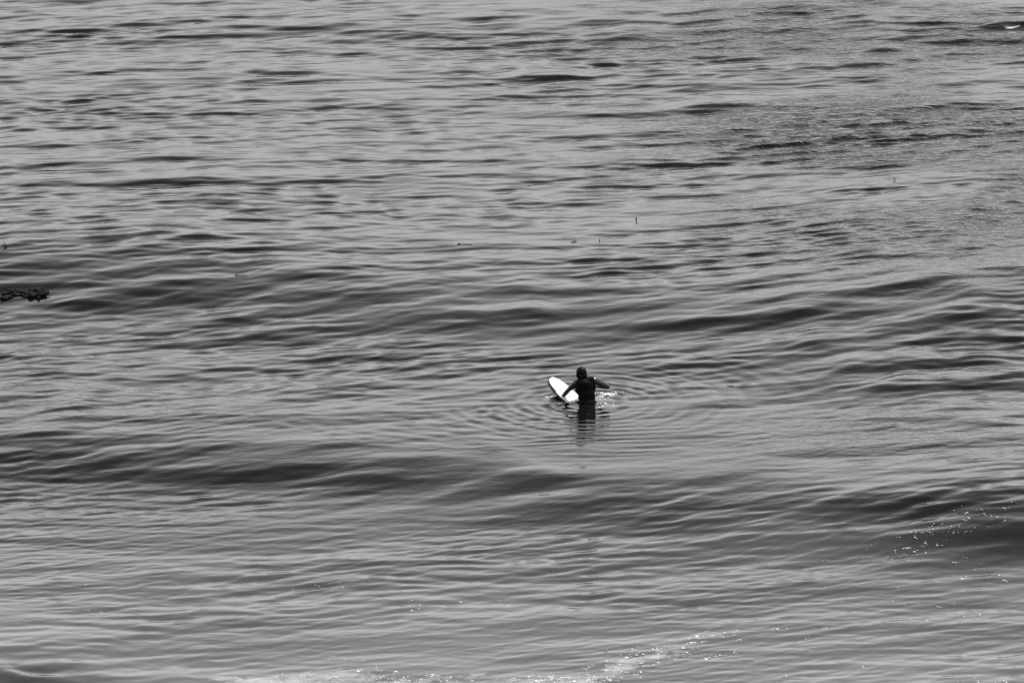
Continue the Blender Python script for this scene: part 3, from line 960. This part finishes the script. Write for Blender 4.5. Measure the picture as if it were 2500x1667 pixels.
def kelp(x, y, length, nblade, nfloat, spread, height, label, seed, group="kelp drifting on the water", stand=0):
    g = random.Random(seed)
    root = bpy.data.objects.new("floating_kelp", None); link(root)
    z0 = z_at(x, y); root.location = (x, y, z0)
    tag(root, label, "kelp", group)
    def zl(dx, dy): return z_at(x + dx, y + dy) - z0
    # main stalk
    bm = bmesh.new(); n = 10; pts = []
    for k in range(n):
        t = k / (n - 1) - 0.5
        dx, dy = t * length, spread * 0.35 * math.sin(t * 5 + seed)
        pts.append(V((dx, dy, zl(dx, dy) + 0.012)))
    chain(bm, [(p_, 0.013 * min(1.0, length * 1.2)) for p_ in pts]); mesh_obj("stalk", bm, KELP, root)
    for b in range(nblade):
        t = g.uniform(0, n - 1.01); k = int(t); base = pts[k].lerp(pts[k + 1], t - k)
        ang = g.uniform(-0.6, 0.6) + (math.pi if g.random() < 0.5 else 0); ln = g.uniform(0.5, 1.0) * min(0.75, length * 0.5)
        bp, ws = [], []
        hump = height * g.uniform(0.3, 1.0)
        for q in range(8):
            f = q / 7
            dx = base.x + math.cos(ang) * ln * f; dy = base.y + math.sin(ang) * ln * f * 0.6 + g.uniform(-0.02, 0.02) + g.uniform(-1, 1) * 0.02
            lim_x = length * (0.42 + 0.05 * (b % 7)); dx = max(-lim_x, min(lim_x, dx))
            bp.append(V((dx, dy, zl(dx, dy) + 0.012 + hump * math.sin(math.pi * f))))
            ws.append((0.018 + 0.075 * min(1.0, length)) * min(1.0, length * 1.4) * math.sin(math.pi * min(1, f * 0.9 + 0.08)) * g.uniform(0.8, 1.1))
        bm = bmesh.new(); ribbon(bm, bp, ws); mesh_obj("blade", bm, KELP, root)
    for b in range(nfloat):
        t = g.uniform(0, n - 1.01); k = int(t); base = pts[k].lerp(pts[k + 1], t - k)
        bm = bmesh.new(); c = base + V((g.uniform(-0.08, 0.08), g.uniform(-spread, spread) * 0.4, 0.012))
        fs = min(1.0, length * 2); add_ellipsoid(bm, c, (0.032 * fs, 0.026 * fs, 0.026 * fs), None, 12); chain(bm, [(c, 0.02 * fs), (base, 0.008 * fs)])
        mesh_obj("float", bm, KELP, root)
    for b in range(stand):                      # blade tips standing out of the water
        bm = bmesh.new(); dx, dy = (b - (stand - 1) / 2) * 0.045, g.uniform(-0.04, 0.06); hh = 1.35 * height * g.uniform(0.75, 1.1)
        lean = g.uniform(-0.25, 0.25)
        bp = [V((dx + lean * hh * f * f, dy, zl(dx, dy) - 0.03 + (hh + 0.03) * f)) for f in (0, .25, .5, .75, 1)]
        pv = None
        for k, (p_, w) in enumerate(zip(bp, (0.006, 0.011, 0.014, 0.011, 0.004))):
            r = [bm.verts.new(p_ + V((-w, 0, 0))), bm.verts.new(p_ + V((0, -0.004, 0))), bm.verts.new(p_ + V((w, 0, 0))), bm.verts.new(p_ + V((0, 0.004, 0)))]
            if pv:
                for i in range(4): bm.faces.new((pv[i], pv[(i + 1) % 4], r[(i + 1) % 4], r[i]))
            else: bm.faces.new(r[::-1])
            pv = r
        bm.faces.new(pv); mesh_obj("blade", bm, KELP, root)
    return root
for a in [
    (-12.91, 8.55, 1.05, 26, 3, 0.8, 0.03, 'large tangled mat of black kelp at the left edge of the picture', 1),
    (-13.62, 11.71, 0.3, 4, 1, 0.15, 0.03, 'small dark kelp tuft cut off by the left edge, above the large mat', 2),
    (-7.84, 9.6, 0.3, 1, 0, 0.08, 0.002, 'thin strand of dark kelp on a dark wave face right of the large mat', 3),
    (-0.08, 13.13, 0.08, 0, 1, 0.04, 0.035, 'three black kelp tips poking out side by side beyond the surfer', 4, 'kelp drifting on the water', 3),
    (0.53, 13.29, 0.04, 0, 0, 0.02, 0.035, 'single thin kelp tip just right of the three black tips', 5, 'kelp drifting on the water', 1),
    (1.47, 15.58, 0.04, 0, 0, 0.02, 0.065, 'tall black upright kelp blade standing alone far beyond the surfer', 6, 'kelp drifting on the water', 1),
    (6.89, 25.09, 0.14, 1, 1, 0.05, 0.01, 'faint distant kelp scrap in the smooth water at the upper right', 7),
    (-2.69, 12.65, 0.35, 1, 0, 0.06, 0.002, 'thin flat kelp strand on bright water beyond the surfer to the left', 8),
    (3.17, 1.26, 0.18, 1, 2, 0.06, 0.01, 'small dark kelp scrap on the water right of the surfer', 9),
    (8.06, 19.33, 0.07, 4, 1, 0.04, 0.04, 'small black humped kelp lump alone in wind-rippled water at the right', 10),
    (2.63, -4.25, 0.06, 0, 1, 0.03, 0.02, 'tiny dark kelp float in the smooth trough below right of the surfer', 11),
]:
    kelp(*a)

# ------------------------------------------------------------------ foam flecks, painted sun glints and spray
FLECK = pbr("foam_and_glints", (0.38, 0.38, 0.375), 0.7, 0.2, var=0.4, scale=9)  # pale specks are foam and also stand in for sun glints on bubbles
SPRAY = pbr("spray", (0.80, 0.80, 0.795), 0.5, 0.5)
def flecks(name, zones, label, seed, lift=0.0):
    g = np.random.default_rng(seed)
    bm0 = bmesh.new(); bmesh.ops.create_icosphere(bm0, subdivisions=1, radius=1.0)
    bv = np.array([v.co[:] for v in bm0.verts]); bf = np.array([[v.index for v in f.verts] for f in bm0.faces]); bm0.free()
    VV, FF, n = [], [], 0
    for (cx, cy, rx, ry, turn, count, size, hi) in zones:
        c, s = math.cos(math.radians(turn)), math.sin(math.radians(turn))
        count = int(count * 1.5); nc = max(1, count // 4)
        cl = g.normal(size=(nc, 2))
        for k in range(count):
            b = cl[g.integers(nc)] + g.normal(size=2) * 0.10
            dx, dy = b[0] * rx, b[1] * ry
            x, y = cx + dx * c - dy * s, cy + dx * s + dy * c
            r = 0.75 * size * math.exp(g.normal() * 0.5)
            sh = bv * (np.array([r * g.uniform(0.9, 1.6), r * g.uniform(0.9, 1.6), r * g.uniform(0.2, 0.4)])) * (1 + 0.3 * g.normal(size=(len(bv), 1)))
            sh = sh + np.array([x, y, z_at(x, y) + 0.05 * r + (abs(g.normal()) * hi)])
            VV.append(sh); FF.append(bf + n); n += len(bv)
    me = bpy.data.meshes.new(name)
    me.from_pydata(np.concatenate(VV).tolist(), [], np.concatenate(FF).tolist())
    me.polygons.foreach_set("use_smooth", [True] * len(me.polygons))
    me.materials.append(SPRAY if name == 'splash' else FLECK)
    return tag(link(bpy.data.objects.new(name, me)), label, "foam", kind="stuff")
for (nm, zones, lab, sd) in [
    ('foam', [(7.0, -9.05, 0.595, 0.369, 27.0, 90, 0.0102, 0.0), (6.22, -9.96, 0.472, 0.258, 20.8, 50, 0.0102, 0.0), (7.59, -8.79, 0.477, 0.265, 14.2, 25, 0.0096, 0.0), (5.25, -10.22, 0.431, 0.257, 14.2, 26, 0.0078, 0.0), (6.97, -10.35, 0.47, 0.359, 0.0, 22, 0.0096, 0.0), (7.57, -11.36, 0.31, 0.15, 0.0, 16, 0.012, 0.0), (5.9, -12.84, 0.343, 0.146, 0.0, 22, 0.0084, 0.0), (3.53, -14.31, 0.375, 0.07, 10.8, 14, 0.0096, 0.0), (6.75, -13.56, 0.453, 0.191, 0.0, 20, 0.0078, 0.0), (4.66, -12.1, 0.461, 0.247, 0.0, 16, 0.0072, 0.0), (-5.04, -11.61, 0.463, 0.249, 0.0, 20, 0.0078, 0.0), (-5.64, -12.1, 0.461, 0.247, 0.0, 14, 0.0066, 0.0), (-2.56, -12.84, 0.686, 0.218, 0.0, 30, 0.0084, 0.0), (-3.85, -12.88, 0.381, 0.145, 0.0, 12, 0.009, 0.0), (-9.16, -13.6, 0.227, 0.119, 0.0, 8, 0.009, 0.0), (-6.79, -13.32, 0.606, 0.216, 0.0, 10, 0.0078, 0.0), (-8.61, -12.35, 0.46, 0.295, 0.0, 8, 0.0072, 0.0), (-10.17, -14.5, 0.449, 0.469, 0.0, 6, 0.0084, 0.0)], 'scattered white foam flecks and painted sun glints on the near waves, thickest on the dark face at right', 5),
    ('surf_foam', [(-3.38, -17.13, 0.581, 0.176, 10.8, 150, 0.012, 0.0), (-1.06, -17.22, 0.653, 0.22, 14.2, 220, 0.0132, 0.0), (0.34, -16.28, 0.513, 0.315, 42.1, 110, 0.0132, 0.0), (1.17, -15.54, 0.517, 0.274, 42.1, 80, 0.012, 0.0), (1.94, -14.73, 0.336, 0.139, 27.0, 60, 0.0156, 0.0), (2.2, -15.7, 0.369, 0.091, 20.8, 40, 0.0108, 0.0), (-4.11, -16.82, 0.437, 0.266, 0.0, 70, 0.012, 0.0), (-5.42, -17.0, 0.509, 0.221, 0.0, 60, 0.0096, 0.0), (-4.44, -15.88, 0.442, 0.091, 0.0, 26, 0.0084, 0.0), (0.73, -15.42, 0.222, 0.321, 32.6, 40, 0.012, 0.0), (6.34, -17.22, 0.58, 0.264, 14.2, 60, 0.009, 0.0), (3.32, -16.73, 0.437, 0.178, 14.2, 35, 0.0084, 0.0), (3.07, -15.88, 0.368, 0.181, 0.0, 20, 0.009, 0.0), (4.38, -16.1, 1.102, 0.68, 0.0, 30, 0.0066, 0.0), (-0.12, -17.22, 0.435, 0.198, 20.8, 100, 0.012, 0.0)], 'white foam patches strewn along the bottom edge of the picture', 6),
    ('splash', [(-0.67, 0.62, 0.114, 0.064, 0.0, 34, 0.006, 0.006), (-0.37, 0.02, 0.104, 0.063, 0.0, 26, 0.0054, 0.006), (0.04, 0.17, 0.122, 0.127, 27.0, 60, 0.006, 0.009), (0.2, 0.4, 0.087, 0.064, 0.0, 30, 0.0054, 0.006), (0.45, 0.78, 0.123, 0.096, 20.8, 200, 0.0072, 0.006), (0.54, 0.87, 0.07, 0.064, 0.0, 40, 0.0072, 0.012), (0.39, 0.02, 0.139, 0.126, -17.6, 60, 0.006, 0.0), (1.01, 0.52, 0.026, 0.032, 0.0, 8, 0.006, 0.0), (1.15, 0.65, 0.175, 0.064, 10.8, 8, 0.0048, 0.0)], "white water splashing round the surfer's waist, hand and board", 7),
]:
    flecks(nm, zones, lab, sd)
